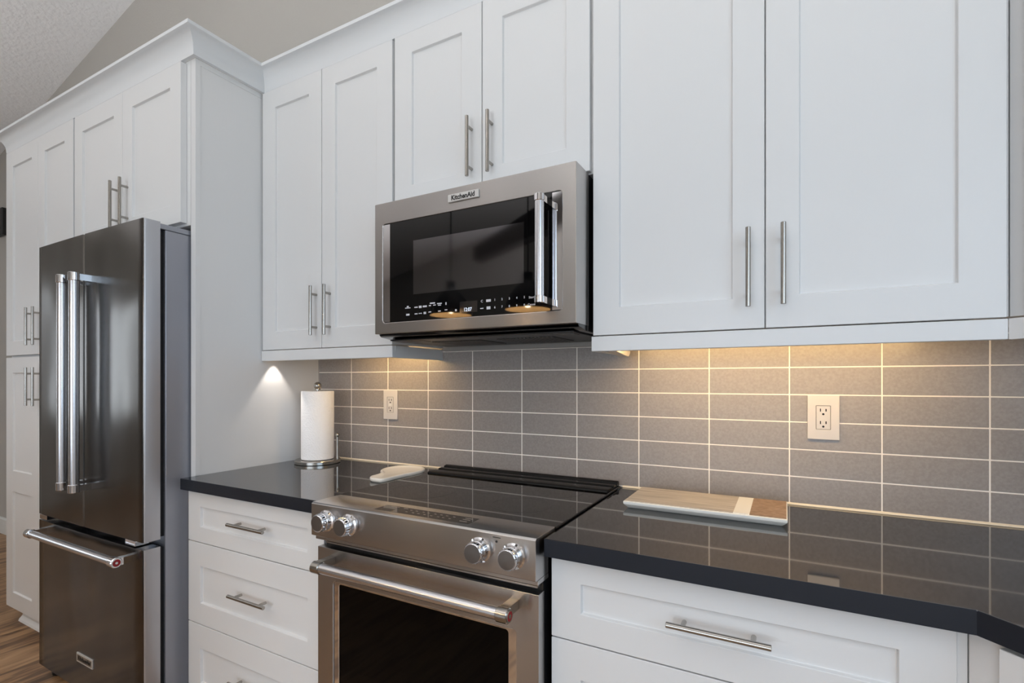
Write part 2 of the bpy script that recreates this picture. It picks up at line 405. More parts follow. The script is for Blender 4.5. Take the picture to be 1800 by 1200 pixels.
# ------------------------------------------------------------------ tile backsplash
ROW, COLW, ZR = 0.0787, 0.21863, 1.3107
g = 0.0017
bm = B()
xs = [-0.2121] + [i * COLW for i in range(0, 13)] + [XR]
zs = [0.9185] + [ZR - ROW * k for k in (4, 3, 2, 1, 0)] + [ZR + ROW, 1.41]
for a, b in zip(xs, xs[1:]):
    for c, d in zip(zs, zs[1:]):
        if b - a < 0.01: continue
        vv = []
        box(bm, a + g, b - g, -0.0078, -0.0015, c + g, d - g)
bs = fin('tile_backsplash', bm, M['tile'], bevel=0.0008, seg=1, angle=5, label='taupe satin wall tiles stacked in straight rows with pale grout behind the countertops', cat='backsplash')
bm = B(); box(bm, -0.2121, XR, -0.0070, -0.0002, 0.914, 1.41); fin('grout', bm, M['grout'], bs, label='pale cream grout')
bm = B()
for xa, xb in ((-0.2121, 0.520), (1.2575, XR)): prism_x(bm, [(-0.0052, 0.9145), (-0.0125, 0.9145), (-0.0115, 0.9175), (-0.0078, 0.9198), (-0.0052, 0.9198)], xa, xb)
fin('caulk_bead', bm, M['caulk'], bs, label='cream caulk line along the countertop')

# ------------------------------------------------------------------ cabinets
def upper(label, x0, x1, z0, z1, doors, split, parent_name='wall_cabinet', rail=None, back=-0.001, yf=-0.288, face=-0.307):
    t = thing(parent_name, label, 'cabinet', ((x0 + x1) / 2, -0.15, z0))
    bm = B(); box(bm, x0, x1, yf, back, z0, z1); fin('carcass', bm, M['paint'], t, bevel=0.0008, seg=1)
    for (a, b, hx, hz, pl, pr) in doors:
        d = shaker('door', t, a, b, split[0], split[1], face, [(pl, pr, split[2], split[3])])
        bar_handle(d, (hx, face, hz), 0.192, True)
    if rail:
        bm = B()
        for q in rail: box(bm, *q)
        fin('light_rail', bm, M['paint'], t, bevel=0.0012, seg=1)
    return t
DT, DB = 2.4845, 1.4005
ZT = 2.4865
upper('white two-door wall cabinet between the tall end panel and the microwave', -0.2115, 0.5115, 1.403, ZT,
      [(-0.205, 0.1510, 0.1240, 1.544, -0.1255, 0.0790), (0.1540, 0.5110, 0.1993, 1.543, 0.2255, 0.4375)], (DB, DT, 1.4755, 2.408),
      rail=[(-0.2115, 0.5115, -0.3075, -0.289, 1.355, 1.3975), (0.4935, 0.5115, -0.289, -0.001, 1.355, 1.3975)])
upper('white two-door wall cabinet directly above the microwave', 0.5135, 1.2535, 1.868, ZT,
      [(0.5225, 0.8845, 0.8478, 2.019, 0.5990, 0.8080), (0.8875, 1.2475, 0.9240, 2.019, 0.9600, 1.1750)], (1.872, DT, 1.951, 2.412))
upper('large white two-door wall cabinet to the right of the microwave', 1.2555, 2.1400, 1.403, ZT,
      [(1.2580, 1.6940, 1.6596, 1.547, 1.3330, 1.6225), (1.6970, 2.1320, 1.7347, 1.548, 1.7675, 2.0565)], (DB, DT, 1.4760, 2.408),
      rail=[(1.2530, 2.1340, -0.3075, -0.289, 1.3555, 1.3975), (1.2530, 1.2700, -0.289, -0.010, 1.3555, 1.3975)])
# diagonal corner wall cabinet
t = thing('corner_wall_cabinet', 'diagonal white corner wall cabinet at the right edge, beside the large wall cabinet', 'cabinet', (2.5, -0.25, 1.403))
q = 1 / math.sqrt(2)
p0 = (2.1420, -0.288); ln = 0.46; p1 = (p0[0] + ln * q, p0[1] - ln * q)
bm = B(); prism(bm, [p0, p1, (XR - 0.001, p1[1]), (XR - 0.001, -0.001), (2.1420, -0.001)], 1.403, ZT); fin('carcass', bm, M['paint'], t)
fr = lambda u, d, z: (p0[0] + (u) * q + (-(0.019) + d) * q, p0[1] - u * q + (-(0.019) + d) * q, z)
shaker('door', t, 0.035, ln - 0.035, DB, DT, 0, [(0.11, ln - 0.11, 1.476, 2.408)], frame=fr)
bm = B(); o = 0.019
prism(bm, [(2.1345, -0.3075), (2.1345 + (ln + .02) * q, -0.3075 - (ln + .02) * q), (2.1345 + (ln + .02) * q, -0.2895 - (ln + .02) * q + 0.02), (2.1345 + 0.01, -0.2895)], 1.3555, 1.3975)
fin('light_rail', bm, M['paint'], t)

# over-fridge cabinet
YT = -0.579; FT = -0.603
t = thing('fridge_top_cabinet', 'white two-door cabinet above the refrigerator', 'cabinet', (-0.69, -0.3, 1.86))
bm = B(); box(bm, -1.1290, -0.2430, YT, -0.001, 1.862, ZT); fin('carcass', bm, M['paint'], t)
for a, b, hx, pl, pr in ((-1.1250, -0.6985, -0.7308, -1.0525, -0.7690), (-0.6955, -0.2670, -0.6516, -0.6190, -0.3380)):
    d = shaker('door', t, a, b, 1.871, 2.478, FT, [(pl, pr, 1.944, 2.397)], t=0.0235)
    bar_handle(d, (hx, FT, 2.007), 0.195, True)
# tall pantry
t = thing('pantry_cabinet', 'tall white four-door pantry cabinet left of the refrigerator', 'cabinet', (-1.52, -0.3, 0.0))
bm = B(); box(bm, -1.9150, -1.1310, YT, -0.001, 0.085, ZT); fin('carcass', bm, M['paint'], t)
bm = B(); box(bm, -1.83, -1.1310, -0.545, -0.35, 0.0, 0.085); prism_x(bm, [(-0.545, 0.0), (-0.578, 0.0), (-0.575, 0.010), (-0.562, 0.024), (-0.556, 0.045), (-0.545, 0.05)], -1.835, -1.131)
fin('toe_kick', bm, M['paint'], t)
for a, b, hx, pl, pr in ((-1.9080, -1.5165, -1.5675, -1.8240, -1.5900), (-1.5135, -1.1420, -1.4880, -1.4420, -1.2280)):
    d = shaker('door', t, a, b, 1.4040, 2.478, FT, [(pl, pr, 1.478, 2.396)]); bar_handle(d, (hx, FT, 1.541), 0.187, True)
    d = shaker('door', t, a, b, 0.0800, 1.3930, FT, [(pl, pr, 0.163, 0.690), (pl, pr, 0.800, 1.313)]); bar_handle(d, (hx, FT, 1.243), 0.190, True)
# tall end panel between fridge and counter
bm = B(); box(bm, -0.2410, -0.2135, YT, -0.0085, 0.0, ZT - 0.0005)
box(bm, -0.2136, -0.2117, YT, -0.5605, 0.9165, ZT - 0.001); box(bm, -0.2136, -0.2117, -0.5605, -0.31, 2.466, ZT - 0.001)
ep = fin('refrigerator_end_panel', bm, M['paint'], label='tall white end panel between the refrigerator and the left countertop', cat='cabinet panel')

# base cabinets
def drawer(t, x0, x1, z0, z1, px, pz, hx, hz, hl=0.190, face=-0.605):
    d = shaker('drawer', t, x0, x1, z0, z1, face, [(px[0], px[1], pz[0], pz[1])])
    bar_handle(d, (hx, face, hz), hl, False)
t = thing('base_cabinet', 'white three-drawer base cabinet between the refrigerator and the range', 'cabinet', (0.15, -0.3, 0.0))
bm = B(); box(bm, -0.2110, 0.5150, -0.585, -0.001, 0.09, 0.8725); fin('carcass', bm, M['paint'], t)
bm = B(); box(bm, -0.2110, 0.5150, -0.52, -0.45, 0.0, 0.09); fin('toe_kick', bm, M['paint'], t)
drawer(t, -0.2105, 0.5080, 0.6835, 0.8660, (-0.1355, 0.4335), (0.7390, 0.8125), 0.1655, 0.783)
drawer(t, -0.2105, 0.5080, 0.3855, 0.6805, (-0.1355, 0.4335), (0.4620, 0.5965), 0.1700, 0.541)
drawer(t, -0.2105, 0.5080, 0.0950, 0.3825, (-0.1355, 0.4335), (0.1710, 0.2980), 0.1700, 0.245)
t = thing('base_cabinet', 'wide white drawer base cabinet to the right of the range', 'cabinet', (1.63, -0.3, 0.0))
bm = B(); box(bm, 1.2600, 2.0000, -0.585, -0.001, 0.09, 0.8725); box(bm, 1.9870, 2.0000, -0.600, -0.585, 0.09, 0.8725); fin('carcass', bm, M['paint'], t)
bm = B(); box(bm, 1.2600, 2.0000, -0.52, -0.45, 0.0, 0.09); fin('toe_kick', bm, M['paint'], t)
drawer(t, 1.2615, 1.9860, 0.6815, 0.8620, (1.3330, 1.9095), (0.7450, 0.8125), 1.6215, 0.780)
drawer(t, 1.2615, 1.9860, 0.3855, 0.6785, (1.3330, 1.9095), (0.4620, 0.5965), 1.6215, 0.541)
drawer(t, 1.2615, 1.9860, 0.0950, 0.3825, (1.3330, 1.9095), (0.1710, 0.2980), 1.6215, 0.245)
t = thing('corner_base_cabinet', 'diagonal white corner base cabinet under the bend of the right countertop', 'cabinet', (2.4, -0.4, 0.0))
b0 = (2.0015, -0.6045); bl = 0.26; b1 = (b0[0] + bl * q, b0[1] - bl * q)
bm = B(); prism(bm, [b0, b1, (XR - 0.001, b1[1]), (XR - 0.001, -0.001), (b0[0], -0.001)], 0.09, 0.8725); fin('carcass', bm, M['paint'], t)
bm = B(); prism(bm, [(b0[0] + .01, -0.50), (b1[0] + .05, b1[1] + 0.02), (XR - 0.01, b1[1] + 0.02), (XR - 0.01, -0.01), (b0[0] + .01, -0.01)], 0.0, 0.09); fin('toe_kick', bm, M['paint'], t)
fr = lambda u, d, z: (b0[0] + u * q + (-0.019 + d) * q, b0[1] - u * q + (-0.019 + d) * q, z)
shaker('door', t, 0.050, bl - 0.01, 0.10, 0.866, 0, [(0.11, bl - 0.07, 0.17, 0.79)], frame=fr)

# countertops
bm = B(); box(bm, -0.2112, 0.5200, -0.634, -0.0085, 0.8735, 0.914)
fin('countertop', bm, [M['counter'], M['counter_edge']], bevel=0.0014, edge_mi=1, label='dark polished quartz countertop left of the range, under the paper towels', cat='countertop')
bm = B(); c0 = (2.0020, -0.6385)
prism(bm, [(1.2575, -0.0085), (1.2575, -0.6385), c0, (c0[0] + 0.20, c0[1] - 0.20), (c0[0] + 0.20, -1.05), (XR - 0.001, -1.05), (XR - 0.001, -0.0085)], 0.8735, 0.914)
fin('countertop', bm, [M['counter'], M['counter_edge']], bevel=0.0014, edge_mi=1, label='dark polished quartz countertop right of the range, bending at the corner', cat='countertop')

# crown moulding, one mitred sweep
def offset_path(path, o):
    out = []
    n = len(path)
    for i in range(n):
        p = Vector(path[i]); 
        def nrm(a, b):
            d = (Vector(b) - Vector(a)).normalized(); return Vector((d.y, -d.x))   # outward = right of travel
        if i == 0: n_ = nrm(path[0], path[1]); out.append(p + n_ * o)
        elif i == n - 1: n_ = nrm(path[-2], path[-1]); out.append(p + n_ * o)
        else:
            n1, n2 = nrm(path[i - 1], path[i]), nrm(path[i], path[i + 1]); b = (n1 + n2).normalized()
            out.append(p + b * (o / b.dot(n1)))
    return out
path = [(-1.9155, -0.001), (-1.9155, YT - 0.001), (-0.2110, YT - 0.001), (-0.2110, -0.2890), (2.1425, -0.2890), (2.1425 + ln * q, -0.2890 - ln * q), (XR - 0.001, -0.2890 - ln * q)]
prof = [(0.0002, 2.4870), (0.0148, 2.4870), (0.0160, 2.4930)]
for i in range(9):
    a = i / 8 * PI / 2; prof.append((0.0165 + 0.042 * (1 - math.cos(a)), 2.498 + 0.063 * math.sin(a)))
prof += [(0.0620, 2.5625), (0.0620, 2.5745), (0.0002, 2.5745)]
bm = B(); rows = []
for o, z in prof: rows.append([bm.verts.new((p.x, p.y, z)) for p in offset_path(path, o)])
np_ = len(prof)
for i in range(np_):
    a, b = rows[i], rows[(i + 1) % np_]
    for k in range(len(path) - 1): bm.faces.new((a[k], a[k + 1], b[k + 1], b[k]))
bm.faces.new([r[0] for r in rows]); bm.faces.new([r[-1] for r in rows][::-1])
fin('crown_moulding', bm, M['crown'], smooth=True, angle=25, label='white cove crown moulding running along the tops of all the cabinets', cat='moulding')

# ------------------------------------------------------------------ refrigerator
fx0, fx1, fs = -1.1000, -0.2450, -0.6770
t = thing('refrigerator', 'stainless steel french-door refrigerator with bottom freezer beside the tall pantry', 'refrigerator', (-0.675, -0.4, 0.0))
bm = B(); box(bm, fx0 + 0.006, fx1 - 0.006, -0.664, -0.03, 0.05, 1.822); fin('body', bm, M['steel_side'], t, bevel=0.003)
bm = B(); box(bm, fx0 + 0.016, fx1 - 0.016, -0.684, -0.6635, 0.06, 0.665); box(bm, fx0 + 0.016, fx1 - 0.016, -0.684, -0.6635, 0.705, 1.815); fin('door_gasket', bm, M['dark'], t)
def fdoor(name, x0, x1, z0, z1, bulge=0.004):
    bm = B(); yf, yb = -0.7380, -0.6835; r = 0.007
    pts = []
    n = 14
    for i in range(n + 1):
        u = i / n; xx = x0 + r + (x1 - x0 - 2 * r) * u
        gx = (xx - fx0) / (fx1 - fx0)
        pts.append((xx, yf - bulge * math.sin(PI * gx)))
    pts = [(x0, yb), (x0, yf + r), (x0 + 0.002, yf + 0.0025)] + pts + [(x1 - 0.002, yf + 0.0025), (x1, yf + r), (x1, yb)]
    prism(bm, pts, z0, z1)
    bm.normal_update()
    for f_ in bm.faces:
        if abs(f_.normal.x) > 0.9: f_.material_index = 1
    return fin(name, bm, [M['steel_dark'], M['steel_edge']], t, smooth=True, angle=50)
for x0, x1, bx in ((fx0, fs - 0.0015, -0.7275), (fs + 0.0015, fx1, -0.6275)):
    d = fdoor('door', x0, x1, 0.7000, 1.8460)
    bm = B(); yb = -0.792
    cyl(bm, (bx, yb, 0.868), (bx, yb, 1.662), 0.0165, 28)
    for zc in (0.868, 1.662):
        s = 1 if zc > 1 else -1
        cyl(bm, (bx, yb, zc - s * 0.012), (bx, yb, zc + s * 0.020), 0.0190, 28, mi=1, ch=0.002)
        box(bm, bx - 0.0135, bx + 0.0135, yb, -0.7405, zc + s * 0.004 - 0.012, zc + s * 0.004 + 0.012, mi=1)
    fin('handle', bm, [M['bar'], M['chrome']], d, smooth=True)
fz = fdoor('freezer_drawer', fx0, fx1, 0.0520, 0.6740)
bm = B(); yb = -0.790; zc = 0.636
cyl(bm, (-1.020, yb, zc), (-0.335, yb, zc), 0.0145, 28)
for xa, xb in ((-1.042, -1.010), (-0.345, -0.313)):
    cyl(bm, (xa, yb, zc), (xb, yb, zc), 0.0185, 28, mi=1, ch=0.002); xm = (xa + xb) / 2
    box(bm, xm - 0.012, xm + 0.012, yb, -0.7385, zc - 0.0125, zc + 0.0125, mi=1)
fin('handle', bm, [M['bar'], M['chrome']], fz, smooth=True)
bm = B(); cyl(bm, (-0.3132, yb, zc), (-0.3118, yb, zc), 0.0125, 24); 
md = fin('medallion', bm, M['red'], fz, smooth=True, label='small red round badge on the handle end')
ring_mark = B(); lathe(ring_mark, [(0.0040, 0), (0.0040, 0.0022), (0, 0.0022)], (-0.3132, yb, zc), (1, 0, 0), 20); lathe(ring_mark, [(0.0125, 0), (0.0150, 0), (0.0150, 0.0020), (0.0125, 0.0020), (0.0125, 0)], (-0.3132, yb, zc), (1, 0, 0), 24)
fin('medallion_rim', ring_mark, M['label'], fz, smooth=True)
bm = B(); box(bm, -0.7300, -0.6010, -0.7455, -0.7395, 0.162, 0.198); fin('badge', bm, M['label'], fz, bevel=0.001)
bm = B(); box(bm, -0.7240, -0.6070, -0.7459, -0.7450, 0.168, 0.192); fin('badge_face', bm, M['nickel'], fz)
fin('badge_lettering', text_bm('KitchenAid', 0.022, (-0.6655, -0.7462, 0.180), bold=0.0006, sx=1.02), M['ink'], fz)
for xa, xb in ((fx0 + 0.004, fx0 + 0.13), (fx1 - 0.13, fx1 - 0.004)):
    bm = B(); box(bm, xa, xb, -0.726, -0.600, 1.8465 if False else 1.8225, 1.8455); box(bm, xa + 0.02, xb - 0.002, -0.60, -0.54, 1.8225, 1.834)
    # hinge cover stops behind the door face
    bm.free(); bm = B(); box(bm, xa, xb, -0.6825, -0.560, 1.8225, 1.8420); fin('hinge_cover', bm, M['steel_side'], t, bevel=0.003)
    bm = B(); box(bm, xa - 0.002, xb - 0.06, -0.735, -0.665, 0.6770, 0.6965); fin('hinge', bm, M['chrome'], t, bevel=0.001)
for xa in (fx0 + 0.06, fx1 - 0.06):
    bm = B(); lathe(bm, [(0, 0), (0.026, 0), (0.028, 0.006), (0.028, 0.03), (0.022, 0.036), (0.022, 0.052), (0, 0.052)], (xa, -0.685, 0.0), seg=24); fin('foot', bm, M['black'], t, smooth=True)
bm = B(); box(bm, fx0 + 0.02, fx1 - 0.02, -0.655, -0.60, 0.012, 0.0505); fin('base_grille', bm, M['black'], t)

# ------------------------------------------------------------------ range
rx0, rx1 = 0.5310, 1.2500
t = thing('range', 'stainless slide-in electric range with black glass cooktop and oven window', 'range', (0.89, -0.33, 0.0))
bm = B(); box(bm, rx0 + 0.004, rx1 - 0.004, -0.618, -0.03, 0.03, 0.9100); fin('body', bm, M['black'], t)
bm = B(); box(bm, 0.5235, 1.2540, -0.5620, -0.0200, 0.9145, 0.9205); cook = fin('cooktop', bm, M['cooktop'], t, bevel=0.0015)
bm = B()
for cx, cy, r in ((0.72, -0.40, 0.105), (1.08, -0.41, 0.085), (0.72, -0.19, 0.075), (1.08, -0.20, 0.105), (0.90, -0.29, 0.05)):
    lathe(bm, [(r, 0), (r, 0.00025), (r - 0.0012, 0.00025), (r - 0.0012, 0)], (cx, cy, 0.9205), seg=64)
fin('burner_ring', bm, mat('grey_burner_print', (52, 52, 54), 0.2), cook)
# rear vent trim
bm = B(); prism_x(bm, [(-0.148, 0.9207), (-0.145, 0.9265), (-0.137, 0.9288), (-0.099, 0.9288), (-0.093, 0.9240), (-0.080, 0.9240), (-0.077, 0.9300), (-0.058, 0.9310), (-0.055, 0.9260), (-0.044, 0.9260), (-0.041, 0.9340), (-0.026, 0.9370), (-0.019, 0.9330), (-0.019, 0.9207)], 0.5430, 1.2480)
fin('rear_vent_trim', bm, mat('satin_black_enamel', (6, 6, 6), 0.25, IOR=1.25), t, bevel=0.0008)
# control panel
bm = B(); prism_x(bm, [(-0.560, 0.9205), (-0.664, 0.9205), (-0.6690, 0.9160), (-0.6690, 0.8260), (-0.6660, 0.8240), (-0.600, 0.8240), (-0.600, 0.9080), (-0.560, 0.9080)], 0.5290, 1.2515)
fin('control_panel', bm, M['steel'], t, bevel=0.0012)
bm = B(); box(bm, 0.5340, 1.2520, -0.6580, -0.600, 0.8120, 0.8238); fin('lower_lip', bm, M['steel'], t, bevel=0.0015)
bm = B(); box(bm, 0.5560, 1.2420, -0.6400, -0.6180, 0.7985, 0.8030); fin('vent_strip', bm, M['steel'], t, bevel=0.0005)
bm = B(); box(bm, 0.7480, 1.0550, -0.6430, -0.5900, 0.9200, 0.92085)
fin('touch_panel', bm, M['black_glass'], t, bevel=0.0003, seg=1)
random.seed(7); grey_print = mat('grey_print', (150, 140, 130), 0.5)
touch = bpy.data.objects['touch_panel']
marks = []
for k in range(16):
    xx = 0.845 + (k % 8) * 0.020 + random.uniform(-.003, .003); yy = -0.605 - (k // 8) * 0.018; marks.append((xx, xx + 0.007, yy - 0.0025, yy))
marks += [(1.020, 1.042, yy - 0.003, yy) for yy in (-0.600, -0.612, -0.627)] + [(0.770, 0.800, -0.600, -0.597), (0.815, 0.830, -0.600, -0.597)]
for q_ in marks:
    bm = B(); box(bm, *q_, 0.9207, 0.9210); fin('touch_key', bm, grey_print, touch)
bm = B(); box(bm, 0.7640, 0.8050, -0.640, -0.622, 0.9207, 0.9211); fin('touch_display', bm, M['black'], touch)
for kx in (0.5910, 0.6790, 1.1060, 1.1960):
    kz = 0.8740
    bm = B(); lathe(bm, [(0.0, 0), (0.0300, 0), (0.0300, 0.0025), (0.0255, 0.0050), (0.0235, 0.0100), (0.0225, 0.0150), (0, 0.0150)], (kx, -0.6690, kz), (0, -1, 0), 40)
    base = fin('knob', bm, M['chrome'], t, smooth=True)
    bm = B(); pr = [(0.0215, 0.0150), (0.0250, 0.0158), (0.0256, 0.0180), (0.0244, 0.0195), (0.0243, 0.0305), (0.0233, 0.0335), (0.0220, 0.0345)]
    lathe(bm, [(0, 0.0150)] + pr + [(0, 0.0345)], (kx, -0.6690, kz), (0, -1, 0), 40)
    for k in range(20):   # grip flutes round the rim
        a = 2 * PI * k / 20; dx, dz = math.cos(a), math.sin(a)
        cyl(bm, (kx + 0.0239 * dx, -0.6690 - 0.0200, kz + 0.0239 * dz), (kx + 0.0236 * dx, -0.6690 - 0.0310, kz + 0.0236 * dz), 0.0014, 6)
    fin('grip', bm, M['chrome'], base, smooth=True)
    bm = B(); lathe(bm, [(0, 0.0346), (0.0212, 0.0346), (0.0213, 0.0351), (0, 0.0354)], (kx, -0.6690, kz), (0, -1, 0), 40)
    fin('cap', bm, M['knobface'], base)
bm = B(); cyl(bm, (1.1510, -0.6690, 0.9000), (1.1510, -0.6698, 0.9000), 0.0028, 14); box(bm, 1.141, 1.162, -0.6695, -0.6688, 0.9085, 0.9102)
fin('indicator_mark', bm, M['ink'], t)
# oven door
bm = B(); ring_plate(bm, 0.5340, 1.2500, 0.2250, 0.7880, 0.5970, 1.1930, 0.3100, 0.6975, -0.6500, -0.6190, 0.012)
door = fin('oven_door', bm, M['steel'], t, bevel=0.0012)
bm = B(); ring_plate(bm, 0.5975, 1.1925, 0.3105, 0.6970, 0.6170, 1.1700, 0.3300, 0.6900, -0.6470, -0.6250, 0.008)
fin('window_trim', bm, M['chrome'], door, bevel=0.0015)
bm = B(); box(bm, 0.6172, 1.1698, -0.6440, -0.6320, 0.3302, 0.6898); fin('oven_window', bm, M['oven_glass'], door)
bm = B(); yb = -0.7020; zc = 0.7520
cyl(bm, (0.6060, yb, zc), (1.1760, yb, zc), 0.0140, 28)
for xa, xb in ((0.5790, 0.6090), (1.1730, 1.2030)):
    cyl(bm, (xa, yb, zc), (xb, yb, zc), 0.0170, 28, mi=1, ch=0.002); xm = (xa + xb) / 2
    box(bm, xm - 0.011, xm + 0.011, yb, -0.6505, zc - 0.006, zc + 0.016, mi=1)
fin('handle', bm, [M['bar'], M['nickel']], door, smooth=True)
bm = B(); cyl(bm, (1.2028, yb, zc), (1.2042, yb, zc), 0.0120, 24); fin('medallion', bm, M['red'], door, smooth=True, label='small dark red round badge on the handle end')
bm = B(); lathe(bm, [(0.0045, 0), (0.0045, 0.0024), (0, 0.0024)], (1.2028, yb, zc), (1, 0, 0), 20); lathe(bm, [(0.0110, 0), (0.0135, 0), (0.0135, 0.0020), (0.0110, 0.0020), (0.0110, 0)], (1.2028, yb, zc), (1, 0, 0), 24)
fin('medallion_rim', bm, M['nickel'], door, smooth=True)
bm = B(); box(bm, 0.5340, 1.2500, -0.6480, -0.6190, 0.0700, 0.2190); fin('storage_drawer', bm, M['steel'], t, bevel=0.002)
for xx in (0.58, 1.20):
    for yy in (-0.56, -0.1):
        bm = B(); cyl(bm, (xx, yy, 0.0), (xx, yy, 0.0305), 0.018, 16); fin('levelling_foot', bm, M['black'], t)

# ------------------------------------------------------------------ microwave
mx0, mx1, mz0, mz1, my = 0.5275, 1.2470, 1.4275, 1.8615, -0.4100
t = thing('microwave', 'stainless over-the-range microwave with black glass door above the cooktop', 'microwave', (0.887, -0.2, 1.40))
bm = B(); prism_x(bm, [(-0.3100, 1.8600), (-0.3100, 1.4300), (-0.3950, 1.4270), (-0.3850, 1.4190), (-0.3300, 1.4120), (-0.0100, 1.4120), (-0.0100, 1.8600)], mx0 + 0.003, mx1 - 0.001)
fin('body', bm, M['black_gloss'], t, bevel=0.002)
bm = B(); ring_plate(bm, mx0, mx1, mz0, mz1, 0.5630, 1.2060, 1.4640, 1.7900, my, -0.3120, 0.010)
door = fin('door', bm, M['steel'], t, bevel=0.002)
bm = B(); box(bm, 0.5925, 1.1760, -0.4085, -0.3900, 1.4645, 1.7895); gl = fin('door_glass', bm, M['black_glass'], door)
for xa, xb in ((0.5635, 0.5925), (1.1762, 1.2055)):
    bm = B(); box(bm, xa, xb, -0.4085, -0.3900, 1.4660, 1.7880); fin('chrome_side_strip', bm, M['chrome'], door)
bm = B(); box(bm, 0.6907, 1.0885, -0.4089, -0.4080, 1.5485, 1.7210); fin('window_screen', bm, M['screen'], door)
bm = B(); box(bm, 0.8700, 0.9330, -0.4089, -0.4080, 1.4775, 1.5110); fin('display', bm, mat('smoked_display_glass', (22, 22, 25), 0.08, IOR=1.9), door)
fin('display_digits', text_bm('12:07', 0.0155, (0.8990, -0.4091, 1.4860), bold=0.0002, sx=0.85), M['led'], door)
bm = B()
def tx(s, x, z, size): fin('key_label', text_bm(s, size, (x, -0.4087, z), depth=0.0001, bold=0.00015), M['white_mark'], door)
for k, s in enumerate('12345'): tx(s, 0.9935 + k * 0.0242, 1.5080, 0.0088)
for k, s in enumerate('67890'): tx(s, 0.9935 + k * 0.0242, 1.4860, 0.0088)
tx('Start', 1.1130, 1.5060, 0.0090); tx('Cancel', 1.1130, 1.4860, 0.0085)
tx('C', 0.9490, 1.5070, 0.010)
for x_, z_, w_, h_ in ((0.668, 1.5065, 0.022, 0.003), (0.668, 1.5110, 0.008, 0.004), (0.668, 1.4850, 0.014, 0.006), (0.702, 1.5065, 0.014, 0.0035), (0.719, 1.5066, 0.011, 0.0075), (0.737, 1.5070, 0.016, 0.0055),
                       (0.757, 1.5078, 0.008, 0.0035), (0.775, 1.5085, 0.010, 0.0030), (0.767, 1.5150, 0.020, 0.0040), (0.794, 1.5120, 0.018, 0.0035), (0.794, 1.5068, 0.012, 0.003), (0.819, 1.5100, 0.004, 0.008),
                       (0.702, 1.4855, 0.012, 0.0035), (0.719, 1.4860, 0.013, 0.0028), (0.737, 1.4862, 0.010, 0.0070), (0.757, 1.4880, 0.010, 0.0028), (0.794, 1.4885, 0.010, 0.0030), (0.819, 1.4905, 0.010, 0.0030), (0.856, 1.4870, 0.006, 0.006),
                       (0.972, 1.5075, 0.016, 0.0075), (0.949, 1.4860, 0.011, 0.003), (0.972, 1.4860, 0.013, 0.0085)):
    bm = B(); box(bm, x_ - w_ / 2, x_ + w_ / 2, -0.4088, -0.4084, z_ - h_ / 2, z_ + h_ / 2); fin('key_label', bm, M['white_mark'], door)
bm = B(); box(bm, 0.8300, 0.9410, my - 0.0050, my + 0.001, 1.8165, 1.8405); fin('badge', bm, M['label'], door, bevel=0.0022)
fin('badge_lettering', text_bm('KitchenAid', 0.0205, (0.8855, my - 0.0053, 1.8280), bold=0.0007, sx=0.92), M['ink'], door)
bm = B(); hx, yb = 1.1575, -0.4520
cyl(bm, (hx, yb, 1.4990), (hx, yb, 1.7560), 0.0128, 28)
for za, zb in ((1.4810, 1.5010), (1.7540, 1.7740)):
    cyl(bm, (hx, yb, za), (hx, yb, zb), 0.0145, 28, mi=1, ch=0.0015)
    box(bm, hx - 0.0110, hx + 0.0110, yb, -0.4090, za + 0.001, zb - 0.001, mi=1)
fin('handle', bm, [M['bar'], M['chrome']], door, smooth=True)
# underside
bm = B(); box(bm, 0.5500, 1.2200, -0.3600, -0.0350, 1.4075, 1.4125); fin('underside_panel', bm, M['black'], t, bevel=0.001)
for xa, xb in ((0.66, 0.86), (0.92, 1.12)):
    bm = B()
    for k in range(15): box(bm, xa + k * (xb - xa) / 15, xa + (k + 0.6) * (xb - xa) / 15, -0.27, -0.09, 1.4050, 1.4078)
    fin('grease_filter', bm, M['mesh'], t)
for xa in (0.60, 1.14):
    bm = B(); box(bm, xa, xa + 0.07, -0.33, -0.29, 1.4060, 1.4078); fin('lamp_lens', bm, M['mesh'], t)
bm = B(); box(bm, 0.5290, 1.2510, -0.0300, -0.0079, 1.3900, 1.4070); fin('mounting_strip', bm, mat('grey_galvanised', (150, 146, 142), 0.5, 0.3), t, bevel=0.001)

# ------------------------------------------------------------------ under-cabinet light fixtures
bm = B(); box(bm, 1.31, 2.09, -0.260, -0.209, 1.379, 1.4025); lf = fin('under_cabinet_light', bm, M['plate'], bevel=0.002, label='slim warm light bar under the large right wall cabinet', cat='light fixture')
bm = B(); box(bm, 0.12, 0.485, -0.235, -0.184, 1.379, 1.4025); lf = fin('under_cabinet_light', bm, M['plate'], bevel=0.002, label='slim warm light bar under the left wall cabinet', cat='light fixture')
bm = B(); prism_x(bm, [(-0.255, 1.4025), (-0.255, 1.362), (-0.105, 1.3490), (-0.085, 1.3490), (-0.070, 1.360), (-0.055, 1.4025)], 1.2710, 1.3000)
fin('light_driver_box', bm, M['plate'], bevel=0.002, label='small white wiring box under the right wall cabinet next to the microwave', cat='light fixture')
pk = thing('puck_light', 'small round puck light under the left wall cabinet near the tall end panel', 'light fixture', (-0.180, -0.250, 1.385))
bm = B(); cyl(bm, (-0.180, -0.250, 1.383), (-0.180, -0.250, 1.4025), 0.026, 28, ch=0.002); fin('housing', bm, M['plate'], pk, smooth=True)
bm = B(); cyl(bm, (-0.180, -0.250, 1.3815), (-0.180, -0.250, 1.3832), 0.018, 24); fin('lens', bm, M['warm_lens'], pk, smooth=True)
l = bpy.data.lights.new('puck_glow', 'SPOT'); l.energy = 2.2; l.color = (1.0, 0.90, 0.80); l.spot_size = math.radians(72); l.spot_blend = 0.45; l.shadow_soft_size = 0.006
o = bpy.data.objects.new('puck_glow', l); COL.objects.link(o); o.location = (-0.180, -0.250, 1.378)

